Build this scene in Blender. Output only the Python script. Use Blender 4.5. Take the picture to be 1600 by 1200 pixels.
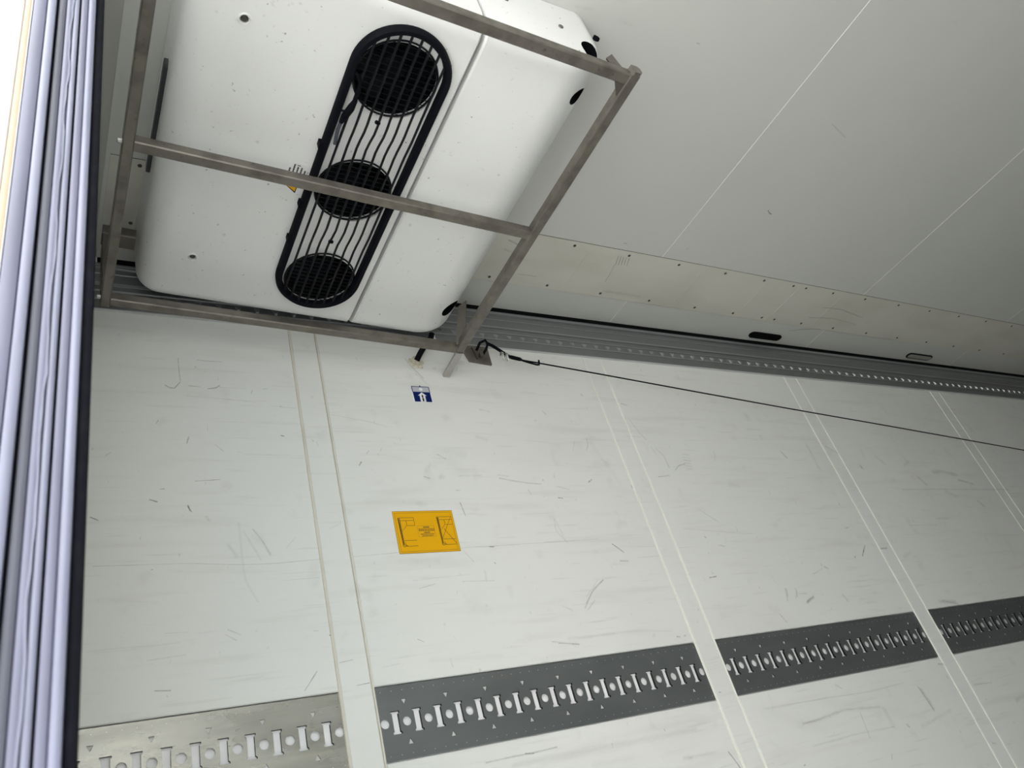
import bpy, bmesh, math, random
from mathutils import Vector, Matrix
random.seed(7)
for o in list(bpy.data.objects):
    bpy.data.objects.remove(o, do_unlink=True)
SC = bpy.context.scene
COL = SC.collection
D = 1.65           # far wall plane (y)
ZC = 1.635         # underside of the ceiling, metres above the lens
ZF = -1.0          # cargo floor
ZG = -2.2          # ground outside
XE = 12.5          # front bulkhead

# ------------------------------------------------------------------ camera
cam = bpy.data.cameras.new('camera')
cam.sensor_width = 36.0
cam.lens = 1238.1 / 1600 * 36.0
cam.clip_start = 0.02
cam.clip_end = 200
cam.dof.use_dof = True
cam.dof.focus_distance = 2.15
cam.dof.aperture_fstop = 9.0
co = bpy.data.objects.new('camera', cam)
COL.objects.link(co)
RX = (0.85885, -0.44100, -0.26057)
RY = (0.06190, 0.59433, -0.80183)
RZ = (0.50847, 0.67253, 0.53774)
co.matrix_world = Matrix(((RX[0], -RY[0], -RZ[0], 0), (RX[1], -RY[1], -RZ[1], 0),
                          (RX[2], -RY[2], -RZ[2], 0), (0, 0, 0, 1)))
SC.camera = co
SC.view_settings.view_transform = 'Standard'
SC.view_settings.look = 'None'
SC.view_settings.gamma = 1.0
SC.view_settings.use_curve_mapping = False
SC.view_settings.exposure = -0.10

# ------------------------------------------------------------------ sky (bright broken cloud)
W = bpy.data.worlds.new('sky')
SC.world = W
W.use_nodes = True
nt = W.node_tree
nt.nodes.clear()
n_out = nt.nodes.new('ShaderNodeOutputWorld')
n_bg = nt.nodes.new('ShaderNodeBackground')
n_bg.inputs['Strength'].default_value = 1.0
n_tc = nt.nodes.new('ShaderNodeTexCoord')
n_no = nt.nodes.new('ShaderNodeTexNoise')
n_no.inputs['Scale'].default_value = 2.2
n_no.inputs['Detail'].default_value = 5
n_rp = nt.nodes.new('ShaderNodeValToRGB')
n_rp.color_ramp.elements[0].position = 0.34
n_rp.color_ramp.elements[0].color = (0.62, 0.84, 0.93, 1)
n_rp.color_ramp.elements[1].position = 0.46
n_rp.color_ramp.elements[1].color = (1.0, 0.995, 0.965, 1)
# overcast luminance: zenith three times the horizon
n_sx = nt.nodes.new('ShaderNodeSeparateXYZ')
n_el = nt.nodes.new('ShaderNodeMapRange')
n_el.inputs['From Min'].default_value = 0.0
n_el.inputs['From Max'].default_value = 1.0
n_el.inputs['To Min'].default_value = 4.0
n_el.inputs['To Max'].default_value = 12.0
nt.links.new(n_tc.outputs['Generated'], n_sx.inputs['Vector'])
nt.links.new(n_sx.outputs['Z'], n_el.inputs['Value'])
nt.links.new(n_el.outputs['Result'], n_bg.inputs['Strength'])
nt.links.new(n_tc.outputs['Generated'], n_no.inputs['Vector'])
nt.links.new(n_no.outputs['Fac'], n_rp.inputs['Fac'])
nt.links.new(n_rp.outputs['Color'], n_bg.inputs['Color'])
nt.links.new(n_bg.outputs['Background'], n_out.inputs['Surface'])

# ------------------------------------------------------------------ materials
def mat(name, col, rough=0.5, metal=0.0, var=0.0, scale=6.0, stretch=(1, 1, 1), col2=None, lo=0.45, hi=0.75,
        bump=0.0, bscale=60.0, rvar=0.0, spec=0.5, layers=()):
    """Principled material; noise mixes col -> col2 (own dirt or grain), layers add further masked colours."""
    m = bpy.data.materials.new(name)
    m.use_nodes = True
    t = m.node_tree
    b = t.nodes['Principled BSDF']
    b.inputs['Roughness'].default_value = rough
    b.inputs['Metallic'].default_value = metal
    b.inputs['Specular IOR Level'].default_value = spec
    b.inputs['Base Color'].default_value = (*col, 1)
    tc = t.nodes.new('ShaderNodeTexCoord')
    gm = t.nodes.new('ShaderNodeNewGeometry')
    src = gm.outputs['Position']
    cur = None
    def noise_mask(sc, st, lo_, hi_, amt, detail=6.0):
        mp = t.nodes.new('ShaderNodeMapping')
        mp.inputs['Scale'].default_value = st
        t.links.new(src, mp.inputs['Vector'])
        no = t.nodes.new('ShaderNodeTexNoise')
        no.inputs['Scale'].default_value = sc
        no.inputs['Detail'].default_value = detail
        t.links.new(mp.outputs['Vector'], no.inputs['Vector'])
        mr = t.nodes.new('ShaderNodeMapRange')
        mr.inputs['From Min'].default_value = lo_
        mr.inputs['From Max'].default_value = hi_
        mr.inputs['To Max'].default_value = amt
        t.links.new(no.outputs['Fac'], mr.inputs['Value'])
        return mr.outputs['Result']
    ls = list(layers)
    if col2 is not None:
        ls.insert(0, (col2, scale, stretch, lo, hi, var))
    for (c2, sc, st, lo_, hi_, amt) in ls:
        f = noise_mask(sc, st, lo_, hi_, amt)
        mx = t.nodes.new('ShaderNodeMix')
        mx.data_type = 'RGBA'
        t.links.new(f, mx.inputs['Factor'])
        if cur is None:
            mx.inputs['A'].default_value = (*col, 1)
        else:
            t.links.new(cur, mx.inputs['A'])
        mx.inputs['B'].default_value = (*c2, 1)
        cur = mx.outputs['Result']
    if cur is not None:
        t.links.new(cur, b.inputs['Base Color'])
    if rvar:
        f = noise_mask(scale * 1.7, stretch, 0.3, 0.7, 1.0)
        mr = t.nodes.new('ShaderNodeMapRange')
        mr.inputs['To Min'].default_value = max(0.02, rough - rvar)
        mr.inputs['To Max'].default_value = min(1, rough + rvar)
        t.links.new(f, mr.inputs['Value'])
        t.links.new(mr.outputs['Result'], b.inputs['Roughness'])
    if bump:
        f = noise_mask(bscale, stretch, 0.0, 1.0, 1.0)
        bp = t.nodes.new('ShaderNodeBump')
        bp.inputs['Strength'].default_value = bump
        bp.inputs['Distance'].default_value = 0.002
        t.links.new(f, bp.inputs['Height'])
        t.links.new(bp.outputs['Normal'], b.inputs['Normal'])
    return m

GREY = (0.45, 0.45, 0.42)
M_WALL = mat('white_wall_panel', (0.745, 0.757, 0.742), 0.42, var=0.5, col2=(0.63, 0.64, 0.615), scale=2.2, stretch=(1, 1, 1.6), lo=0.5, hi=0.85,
             layers=[((0.60, 0.60, 0.57), 9.0, (0.35, 1, 3.5), 0.55, 0.78, 0.45), ((0.52, 0.52, 0.49), 26.0, (0.25, 1, 4.0), 0.60, 0.78, 0.45),
                     ((0.50, 0.50, 0.47), 14.0, (1, 1, 1), 0.62, 0.80, 0.35), ((0.36, 0.36, 0.34), 70.0, (1, 1, 0.6), 0.70, 0.78, 0.5)],
             bump=0.04, bscale=5.0)
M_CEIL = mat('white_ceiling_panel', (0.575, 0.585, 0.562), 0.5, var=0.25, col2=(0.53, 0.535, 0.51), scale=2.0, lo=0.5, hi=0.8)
M_COVER = mat('dirty_white_cover', (0.60, 0.595, 0.54), 0.5, var=0.6, col2=(0.47, 0.455, 0.39), scale=4.0, stretch=(0.8, 2.0, 1), lo=0.45, hi=0.8)
M_BEAD = mat('white_joint_bead', (0.86, 0.85, 0.80), 0.4)
M_BEAD_OLD = mat('stained_joint_bead', (0.64, 0.61, 0.54), 0.55, var=0.6, col2=(0.5, 0.45, 0.37), scale=14.0, lo=0.5, hi=0.8)
M_SHELL = mat('white_moulded_shell', (0.815, 0.825, 0.825), 0.3, var=0.35, col2=(0.68, 0.69, 0.68), scale=3.0, lo=0.52, hi=0.85,
              layers=[((0.25, 0.24, 0.22), 95.0, (1, 1, 1), 0.685, 0.74, 0.8), ((0.42, 0.41, 0.39), 45.0, (1, 1, 1), 0.68, 0.78, 0.5)])
M_STEEL = mat('dull_stainless', (0.205, 0.187, 0.166), 0.40, 0.7, var=0.8, col2=(0.118, 0.103, 0.090), scale=22.0, lo=0.42, hi=0.70, rvar=0.12,
              layers=[((0.26, 0.24, 0.19), 30.0, (1, 1, 1), 0.52, 0.75, 0.6), ((0.07, 0.055, 0.045), 60.0, (1, 1, 1), 0.64, 0.76, 0.7)])
M_FOOT = mat('bright_stainless', (0.50, 0.485, 0.46), 0.38, 0.6, var=0.5, col2=(0.36, 0.34, 0.315), scale=30.0)
M_ALU = mat('grey_aluminium', (0.27, 0.285, 0.295), 0.42, 0.75, var=0.3, col2=(0.20, 0.212, 0.22), scale=5.0, stretch=(0.2, 1, 3))
M_ALU_B = mat('bright_aluminium_edge', (0.60, 0.62, 0.63), 0.35, 0.5)
M_ALU_M = mat('worn_aluminium_ridge', (0.42, 0.44, 0.45), 0.4, 0.6)  # lighter copy of the rail metal, painting caught light on ridges and dimples
M_GALV = mat('galvanised_plate', (0.185, 0.198, 0.205), 0.46, 0.7, var=0.6, col2=(0.135, 0.146, 0.152), scale=7.0, stretch=(0.5, 1, 1.5), lo=0.4, hi=0.75,
             rvar=0.08, layers=[((0.21, 0.208, 0.195), 22.0, (0.4, 1, 3), 0.58, 0.8, 0.5)])  # base darkened for the dim interior these plates reflect
M_FOLD = mat('shaded_steel_fold', (0.014, 0.015, 0.016), 0.6, 0.0, spec=0.2)  # slot sides of the same plate, shade painted into the colour
M_EMBOSS = mat('bright_emboss', (0.62, 0.62, 0.60), 0.5)
M_GALV_REFL = mat('weathered_galvanised_plate', (0.42, 0.415, 0.385), 0.27, 0.85, var=0.8, col2=(0.25, 0.248, 0.232), scale=9.0, stretch=(0.5, 1, 1.5), lo=0.4, hi=0.72,
               rvar=0.1, layers=[((0.50, 0.485, 0.42), 24.0, (0.4, 1, 3), 0.52, 0.8, 0.7)])  # same plate painted paler for the bright doorway it reflects; mottling its own
M_BLACK = mat('black_plastic', (0.0045, 0.005, 0.008), 0.6, spec=0.07)
M_WIRE = mat('black_coated_wire', (0.005, 0.006, 0.009), 0.45, spec=0.25)
M_DARK = mat('dark_fan_plastic', (0.003, 0.004, 0.006), 0.6, spec=0.12)
M_SLOT = mat('dark_slot_mesh', (0.035, 0.035, 0.040), 0.6)
M_RUBBER = mat('black_rubber_seal', (0.004, 0.0045, 0.007), 0.85, var=0.5, col2=(0.012, 0.013, 0.015), scale=60.0, lo=0.5, hi=0.8, spec=0.08)
M_GAP = mat('black_gap_strip', (0.004, 0.004, 0.005), 0.8, spec=0.08)
M_LAV = mat('anodised_edge_grey', (0.100, 0.104, 0.155), 0.5, 0.1, var=0.9, col2=(0.072, 0.076, 0.114), scale=16.0, stretch=(2, 1, 0.3), lo=0.4, hi=0.75)  # bluish sky reflection painted into the aluminium's base colour
M_LAV_L = mat('anodised_edge_light', (0.143, 0.152, 0.212), 0.5, 0.1, var=0.9, col2=(0.090, 0.096, 0.142), scale=22.0, stretch=(3, 1, 0.22), lo=0.4, hi=0.75)  # paler strips, sky reflection likewise put into the colour
M_LAV_D = mat('grey_rubber_lip', (0.050, 0.053, 0.073), 0.6, 0.0, var=0.6, col2=(0.074, 0.078, 0.110), scale=16.0, stretch=(2, 1, 0.4), lo=0.4, hi=0.75)
M_SKIN = mat('white_outer_skin', (0.36, 0.36, 0.37), 0.5)
M_ORANGE = mat('pale_orange_edge', (0.31, 0.245, 0.17), 0.6, var=0.6, col2=(0.31, 0.265, 0.205), scale=30.0)
M_HEAD = mat('grey_header', (0.42, 0.42, 0.40), 0.5, var=0.2, col2=(0.3, 0.3, 0.29), scale=8.0)
M_FLOOR = mat('chequer_alu_floor', (0.36, 0.355, 0.345), 0.5, 0.25, var=0.4, col2=(0.25, 0.245, 0.235), scale=8.0)
M_GROUND = mat('concrete_yard', (0.54, 0.53, 0.515), 0.9, var=0.4, col2=(0.42, 0.415, 0.395), scale=0.8)
M_YELLOW = mat('yellow_vinyl', (0.78, 0.405, 0.0015), 0.5, spec=0.2)
M_PRINT = mat('dark_print', (0.10, 0.06, 0.01), 0.5)
M_PRINT_E = mat('faded_print_edge', (0.42, 0.24, 0.02), 0.5)
M_BLUE = mat('navy_vinyl', (0.004, 0.013, 0.105), 0.5, spec=0.12)
M_WHITE = mat('white_vinyl', (0.84, 0.84, 0.86), 0.35)
M_GREYV = mat('grey_vinyl', (0.50, 0.51, 0.57), 0.35)
M_SEAL = mat('dirty_sealant', (0.62, 0.59, 0.48), 0.6, var=0.9, col2=(0.40, 0.35, 0.25), scale=70.0, bump=0.6, bscale=80.0)
M_LENS = mat('grey_lamp_lens', (0.33, 0.33, 0.30), 0.3)
M_RIVET = mat('dark_rivet', (0.06, 0.058, 0.05), 0.45, 0.3)
M_BOLT = mat('zinc_bolt', (0.55, 0.55, 0.53), 0.3, 0.9)
M_STRAP = mat('brown_stained_steel', (0.135, 0.122, 0.108), 0.5, 0.5, var=0.5, col2=(0.085, 0.072, 0.062), scale=25.0)

def mark_material(name, col):
    """Worn rubber and dirt streaks: opacity comes from the streak's own vertex attribute."""
    m = bpy.data.materials.new(name)
    m.use_nodes = True
    t = m.node_tree
    b = t.nodes['Principled BSDF']
    b.inputs['Base Color'].default_value = (*col, 1)
    b.inputs['Roughness'].default_value = 0.6
    at = t.nodes.new('ShaderNodeAttribute')
    at.attribute_name = 'wear'
    no = t.nodes.new('ShaderNodeTexNoise')
    no.inputs['Scale'].default_value = 160
    no.inputs['Detail'].default_value = 3
    gm = t.nodes.new('ShaderNodeNewGeometry')
    t.links.new(gm.outputs['Position'], no.inputs['Vector'])
    mr = t.nodes.new('ShaderNodeMapRange')
    mr.inputs['From Min'].default_value = 0.30
    mr.inputs['From Max'].default_value = 0.60
    mr.inputs['To Min'].default_value = 0.75
    mr.inputs['To Max'].default_value = 1.25
    t.links.new(no.outputs['Fac'], mr.inputs['Value'])
    mu = t.nodes.new('ShaderNodeMath')
    mu.operation = 'MULTIPLY'
    t.links.new(at.outputs['Fac'], mu.inputs[0])
    t.links.new(mr.outputs['Result'], mu.inputs[1])
    t.links.new(mu.outputs['Value'], b.inputs['Alpha'])
    return m
M_MARK = mark_material('rubber_scuffs', (0.10, 0.10, 0.095))
WALL_MARKS = [
    ([(0.284,1.324),(0.285,1.284),(0.287,1.255)], 2.6, 0.55),
    ([(0.252,1.239),(0.264,1.23),(0.273,1.231),(0.287,1.251)], 3.1, 0.6),
    ([(0.304,1.241),(0.332,1.24)], 2.5, 0.5),
    ([(0.35,1.235),(0.369,1.239),(0.378,1.247)], 3.2, 0.7),
    ([(0.377,1.241),(0.443,1.242)], 1.3, 0.3),
    ([(0.328,1.323),(0.355,1.322),(0.389,1.323)], 2.6, 0.4),
    ([(0.297,1.21),(0.379,1.207),(0.463,1.201)], 2.5, 0.22),
    ([(0.498,1.193),(0.562,1.188)], 2.5, 0.22),
    ([(0.453,1.228),(0.457,1.238)], 2.6, 0.5),
    ([(0.23,1.125),(0.235,1.136)], 3.0, 0.4),
    ([(0.295,1.074),(0.3,1.092)], 4.2, 0.45),
    ([(0.358,1.072),(0.375,1.054)], 3.6, 0.2),
    ([(0.406,1.055),(0.423,1.046),(0.53,1.046)], 1.8, 0.2),
    ([(0.515,1.103),(0.523,1.101)], 3.7, 0.7),
    ([(0.127,1.037),(0.138,1.046)], 3.5, 0.25),
    ([(0.309,0.973),(0.337,0.975),(0.363,0.977)], 2.4, 0.45),
    ([(0.235,0.953),(0.244,0.953)], 2.9, 0.5),
    ([(0.214,0.927),(0.229,0.921)], 3.5, 0.6),
    ([(0.292,0.911),(0.295,0.898)], 4.0, 0.5),
    ([(0.495,1.246),(0.484,1.244)], 2.6, 0.3),
    ([(0.343,1.13),(0.343,1.112)], 2.5, 0.2),
    ([(0.323,1.303),(0.324,1.298)], 5.2, 0.25),
    ([(0.101,0.887),(0.109,0.883),(0.116,0.879)], 3.4, 0.65),
    ([(0.108,0.777),(0.184,0.775),(0.288,0.773),(0.385,0.764),(0.453,0.762),(0.569,0.767)], 1.7, 0.35),
    ([(0.426,0.848),(0.444,0.819),(0.459,0.783)], 5.2, 0.25),
    ([(0.405,0.844),(0.431,0.788),(0.437,0.773)], 6.9, 0.13),
    ([(0.396,0.865),(0.398,0.752),(0.402,0.722),(0.422,0.677)], 8.1, 0.12),
    ([(0.371,0.811),(0.386,0.783)], 12.5, 0.14),
    ([(0.357,0.622),(0.382,0.608)], 3.8, 0.2),
    ([(0.352,0.612),(0.373,0.597)], 3.3, 0.2),
    ([(0.499,0.479),(0.529,0.515)], 2.7, 0.45),
    ([(0.205,0.575),(0.239,0.577),(0.274,0.579)], 3.2, 0.2),
    ([(0.101,0.604),(0.152,0.605),(0.223,0.603),(0.266,0.605)], 3.2, 0.1),
    ([(0.48,0.721),(0.563,0.723)], 1.7, 0.2),
    ([(0.218,0.516),(0.245,0.513)], 3.2, 0.5),
    ([(0.138,0.704),(0.224,0.69)], 10.9, 0.06),
    ([(0.215,0.763),(0.217,0.763)], 2.8, 0.6),
    ([(0.238,0.626),(0.282,0.624)], 2.7, 0.14),
    ([(0.494,0.797),(0.519,0.824)], 2.3, 0.15),
    ([(0.29,0.911),(0.298,0.895)], 4.6, 0.5),
    ([(0.329,0.882),(0.333,0.872)], 9.2, 0.18),
    ([(0.653,1.173),(0.751,1.156),(0.803,1.141)], 1.9, 0.25),
    ([(0.704,1.019),(0.711,1.029)], 5.0, 0.5),
    ([(0.729,1.054),(0.736,1.062)], 3.8, 0.3),
    ([(0.769,1.063),(0.774,1.073)], 3.8, 0.25),
    ([(0.963,0.907),(0.966,0.889),(0.969,0.868)], 3.8, 0.55),
    ([(0.93,1.057),(0.953,1.042)], 6.6, 0.3),
    ([(0.877,0.986),(0.892,0.981)], 4.5, 0.35),
    ([(0.926,0.986),(0.93,0.984)], 22.0, 0.18),
    ([(1.104,0.982),(1.143,0.974),(1.193,0.966),(1.235,0.963)], 6.0, 0.25),
    ([(1.102,0.992),(1.136,0.988)], 4.0, 0.2),
    ([(0.981,0.989),(1.051,0.991)], 4.6, 0.14),
    ([(0.96,0.944),(0.972,0.944)], 4.5, 0.25),
    ([(0.904,1.026),(0.885,1.003)], 15.6, 0.12),
    ([(0.93,1.077),(1.014,1.058)], 39.6, 0.07),
    ([(1.106,1.215),(1.137,1.208)], 9.9, 0.16),
    ([(1.07,1.118),(1.098,1.108)], 20.6, 0.12),
    ([(1.241,0.854),(1.235,0.814),(1.26,0.779)], 6.1, 0.17),
    ([(1.327,1.221),(1.335,1.209)], 4.4, 0.3),
    ([(1.279,0.918),(1.293,0.916)], 4.1, 0.6),
    ([(1.246,0.979),(1.247,0.974)], 3.5, 0.45),
    ([(1.186,0.945),(1.192,0.93)], 5.4, 0.2),
    ([(0.837,0.908),(0.862,0.901)], 18.7, 0.1),
    ([(0.602,0.843),(0.631,0.857)], 3.5, 0.1),
    ([(0.649,0.769),(0.763,0.774)], 2.3, 0.22),
    ([(0.933,0.778),(1.084,0.78),(1.29,0.783)], 2.5, 0.22),
    ([(1.016,0.778),(1.028,0.777)], 5.1, 0.65),
    ([(0.938,0.771),(0.959,0.739)], 3.7, 0.16),
    ([(0.697,0.842),(0.813,0.795)], 54.0, 0.04),
    ([(0.71,0.917),(0.893,0.957)], 42.8, 0.05),
    ([(0.935,1.057),(0.998,0.996)], 59.2, 0.05),
    ([(0.797,0.679),(0.841,0.688)], 3.0, 0.22),
    ([(0.914,0.689),(1.004,0.685)], 3.0, 0.22),
    ([(0.984,0.712),(0.981,0.686)], 9.9, 0.12),
    ([(1.248,0.592),(1.287,0.633),(1.336,0.664)], 4.6, 0.28),
    ([(1.256,0.587),(1.288,0.611)], 3.3, 0.22),
    ([(1.264,0.622),(1.321,0.667)], 2.6, 0.18),
    ([(1.136,0.51),(1.195,0.501)], 3.8, 0.35),
    ([(1.017,0.733),(1.02,0.73)], 3.8, 0.55),
    ([(0.785,0.7),(0.941,0.706)], 4.7, 0.08),
    ([(0.673,0.506),(0.714,0.509)], 4.5, 0.1),
    ([(0.837,0.505),(0.838,0.486)], 5.2, 0.12),
    ([(1.183,0.602),(1.208,0.589)], 7.7, 0.14),
    ([(1.201,0.516),(1.313,0.517)], 8.9, 0.12),
    ([(0.767,0.559),(0.781,0.551)], 3.5, 0.3),
    ([(0.923,0.636),(0.96,0.609)], 42.3, 0.05),
    ([(0.787,0.507),(0.972,0.497)], 17.2, 0.05),
    ([(0.917,0.613),(1.197,0.614)], 30.1, 0.04),
    ([(0.74,0.764),(0.947,0.727)], 35.7, 0.04),
    ([(1.457,1.125),(1.454,1.102),(1.44,1.081)], 3.7, 0.35),
    ([(1.407,1.112),(1.388,1.077)], 3.7, 0.15),
    ([(1.653,1.27),(1.678,1.263)], 4.8, 0.35),
    ([(1.662,1.204),(1.681,1.154),(1.698,1.127)], 5.6, 0.2),
    ([(1.706,1.099),(1.714,1.072)], 6.3, 0.2),
    ([(1.724,1.094),(1.745,1.066),(1.745,1.024)], 7.2, 0.28),
    ([(1.766,1.012),(1.789,1.031),(1.82,1.037)], 5.6, 0.28),
    ([(1.684,0.988),(1.733,0.993)], 3.9, 0.35),
    ([(1.825,1.074),(1.855,1.072)], 4.9, 0.18),
    ([(1.823,1.063),(1.853,1.06)], 4.9, 0.18),
    ([(1.822,1.052),(1.851,1.049)], 4.9, 0.18),
    ([(1.821,1.041),(1.849,1.038)], 4.8, 0.18),
    ([(1.819,1.03),(1.847,1.027)], 4.8, 0.18),
    ([(1.818,1.019),(1.845,1.016)], 4.8, 0.18),
    ([(1.403,0.968),(1.42,0.978)], 4.3, 0.55),
    ([(1.47,1.102),(1.522,0.96)], 22.4, 0.05),
    ([(1.454,1.033),(1.503,1.033)], 44.2, 0.08),
    ([(1.486,1.05),(1.503,1.033)], 10.4, 0.15),
    ([(1.561,0.957),(1.561,0.948)], 6.0, 0.3),
    ([(1.287,0.955),(1.328,0.944)], 8.4, 0.2),
    ([(1.791,0.872),(1.854,0.824)], 3.9, 0.22),
    ([(1.697,0.806),(1.909,0.784),(1.991,0.778)], 4.5, 0.12),
    ([(1.92,0.804),(1.917,0.787)], 4.8, 0.16),
    ([(1.77,0.776),(1.773,0.772)], 6.9, 0.5),
    ([(1.811,0.746),(1.835,0.741)], 5.4, 0.2),
    ([(1.409,0.768),(1.428,0.752),(1.439,0.74)], 4.2, 0.6),
    ([(1.416,0.716),(1.443,0.713)], 7.6, 0.35),
    ([(1.482,0.722),(1.565,0.723)], 2.8, 0.2),
    ([(1.185,0.783),(1.363,0.785)], 2.6, 0.15),
    ([(2.315,1.101),(2.331,1.067)], 5.5, 0.3),
    ([(1.981,0.961),(2.02,0.952)], 25.0, 0.09),
    ([(1.978,1.09),(1.965,1.051)], 5.9, 0.15),
    ([(1.242,0.858),(1.257,0.78)], 8.1, 0.12),
    ([(1.257,0.605),(1.295,0.642),(1.336,0.664)], 4.6, 0.25),
    ([(1.514,0.488),(1.524,0.486)], 4.2, 0.5),
    ([(1.54,0.487),(1.546,0.488)], 6.3, 0.4),
    ([(1.72,0.645),(1.747,0.647)], 5.2, 0.6),
    ([(2.01,0.584),(1.993,0.551)], 6.5, 0.2),
    ([(2.056,0.58),(2.035,0.556)], 6.5, 0.25),
    ([(1.931,0.516),(1.951,0.487)], 3.1, 0.25),
    ([(1.119,0.516),(1.195,0.501)], 5.0, 0.2),
    ([(1.168,0.519),(1.399,0.517),(1.505,0.504)], 8.9, 0.1),
    ([(1.433,0.496),(1.441,0.5)], 9.5, 0.15),
    ([(2.478,1.129),(2.476,1.024)], 23.1, 0.14),
    ([(2.315,1.094),(2.331,1.067)], 6.5, 0.25),
    ([(2.725,1.041),(2.729,1.027)], 16.2, 0.35),
    ([(2.789,1.115),(2.779,1.078)], 18.7, 0.12),
    ([(2.856,1.087),(2.887,1.05)], 21.0, 0.14),
    ([(3.007,1.044),(3.057,1.064)], 19.5, 0.16),
    ([(3.053,0.992),(3.078,0.955)], 19.7, 0.25),
    ([(3.178,1.015),(3.239,1.019),(3.337,1.001)], 24.8, 0.24),
    ([(3.325,0.977),(3.413,0.958)], 20.9, 0.28),
    ([(2.902,0.934),(3.657,0.929)], 8.4, 0.22),
    ([(3.183,0.925),(3.236,0.898)], 24.7, 0.16),
    ([(3.367,0.877),(3.387,0.851)], 21.0, 0.26),
    ([(2.809,0.781),(2.99,0.778)], 10.1, 0.14),
    ([(3.005,0.805),(3.078,0.803)], 17.1, 0.16),
    ([(2.453,0.676),(2.495,0.713)], 5.5, 0.6),
    ([(2.409,0.674),(2.415,0.675)], 8.2, 0.5),
    ([(2.573,0.698),(2.605,0.698)], 10.4, 0.5),
    ([(2.675,0.661),(2.727,0.677)], 21.4, 0.1),
    ([(2.007,0.589),(1.998,0.559)], 8.1, 0.18),
    ([(2.052,0.586),(2.046,0.56)], 7.4, 0.25),
    ([(2.056,0.57),(2.091,0.567)], 6.5, 0.25),
    ([(2.076,0.539),(2.116,0.554)], 11.5, 0.4),
    ([(2.235,0.65),(2.248,0.641)], 7.8, 0.4),
    ([(2.163,0.627),(2.221,0.643)], 7.6, 0.15),
    ([(2.728,0.489),(2.817,0.481)], 17.6, 0.22),
    ([(2.256,0.549),(2.263,0.527)], 8.6, 0.16),
    ([(2.584,1.125),(2.636,1.094)], 11.9, 0.25),
    ([(2.44,0.783),(2.458,0.784)], 5.5, 0.35),
    ([(0.866,0.277),(0.945,0.278),(0.977,0.277),(1.05,0.279)], 4.6, 0.28),
    ([(0.966,0.279),(0.987,0.276)], 5.3, 0.3),
    ([(0.929,0.26),(1.141,0.259),(1.462,0.254)], 18.5, 0.11),
    ([(1.2,0.263),(1.199,0.254)], 2.5, 0.5),
    ([(1.364,0.271),(1.365,0.265)], 2.6, 0.6),
    ([(1.392,0.198),(1.418,0.195)], 11.8, 0.22),
    ([(1.128,0.225),(1.248,0.223)], 18.3, 0.06),
    ([(1.537,0.188),(1.547,0.17),(1.555,0.147)], 4.1, 0.55),
    ([(1.833,0.212),(1.886,0.212),(2.014,0.223),(2.168,0.209)], 10.5, 0.25),
    ([(1.716,0.268),(1.973,0.262),(2.149,0.255),(2.327,0.259)], 5.8, 0.14),
    ([(2.026,0.292),(2.047,0.278)], 5.6, 0.25),
    ([(2.381,0.24),(2.396,0.165)], 7.0, 0.5),
    ([(2.39,0.232),(2.401,0.17)], 12.4, 0.25),
    ([(1.829,0.153),(2.007,0.156),(2.184,0.15)], 7.5, 0.14),
    ([(2.18,0.202),(2.184,0.15)], 24.9, 0.1),
    ([(2.073,0.206),(2.064,0.138)], 4.8, 0.22),
    ([(2.244,0.147),(2.248,0.14)], 10.1, 0.5),
    ([(2.536,0.292),(2.563,0.288)], 7.4, 0.5),
    ([(2.658,0.21),(2.752,0.204)], 7.6, 0.3),
    ([(1.937,0.515),(1.947,0.487)], 3.1, 0.3),
    ([(2.304,0.132),(2.47,0.154)], 17.2, 0.1),
    ([(2.012,0.589),(2.004,0.563)], 8.1, 0.25),
    ([(2.076,0.541),(2.114,0.555)], 9.8, 0.4),
    ([(2.251,0.551),(2.265,0.529)], 12.1, 0.14),
    ([(2.746,0.49),(2.826,0.472)], 13.7, 0.2),
    ([(1.771,0.115),(1.776,0.116)], 4.4, 0.5),
    ([(2.118,0.084),(2.111,0.074)], 6.5, 0.3),
    ([(2.585,0.041),(2.602,0.036)], 9.3, 0.25),
    ([(1.584,0.33),(1.59,0.329)], 3.5, 0.7),
    ([(1.713,0.264),(1.903,0.188)], 58.0, 0.04),
    ([(1.952,0.257),(2.336,0.156)], 46.7, 0.05),
    ([(2.829,0.135),(2.888,0.143)], 19.9, 0.2),
    ([(0.533,0.602),(0.543,0.601)], 2.2, 0.4),
    ([(0.566,0.589),(0.568,0.588)], 3.3, 0.6),
    ([(0.579,0.527),(0.609,0.53)], 2.2, 0.4),
    ([(0.609,0.475),(0.638,0.477)], 2.2, 0.5),
    ([(0.903,1.384),(0.921,1.352),(0.947,1.316)], 6.4, 0.35),
    ([(0.925,1.332),(0.959,1.291)], 6.3, 0.16),
    ([(1.053,1.379),(1.096,1.39)], 21.8, 0.14),
    ([(1.063,1.356),(1.071,1.369)], 6.5, 0.25),
    ([(0.989,1.357),(0.994,1.356)], 11.4, 0.25),
]
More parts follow.
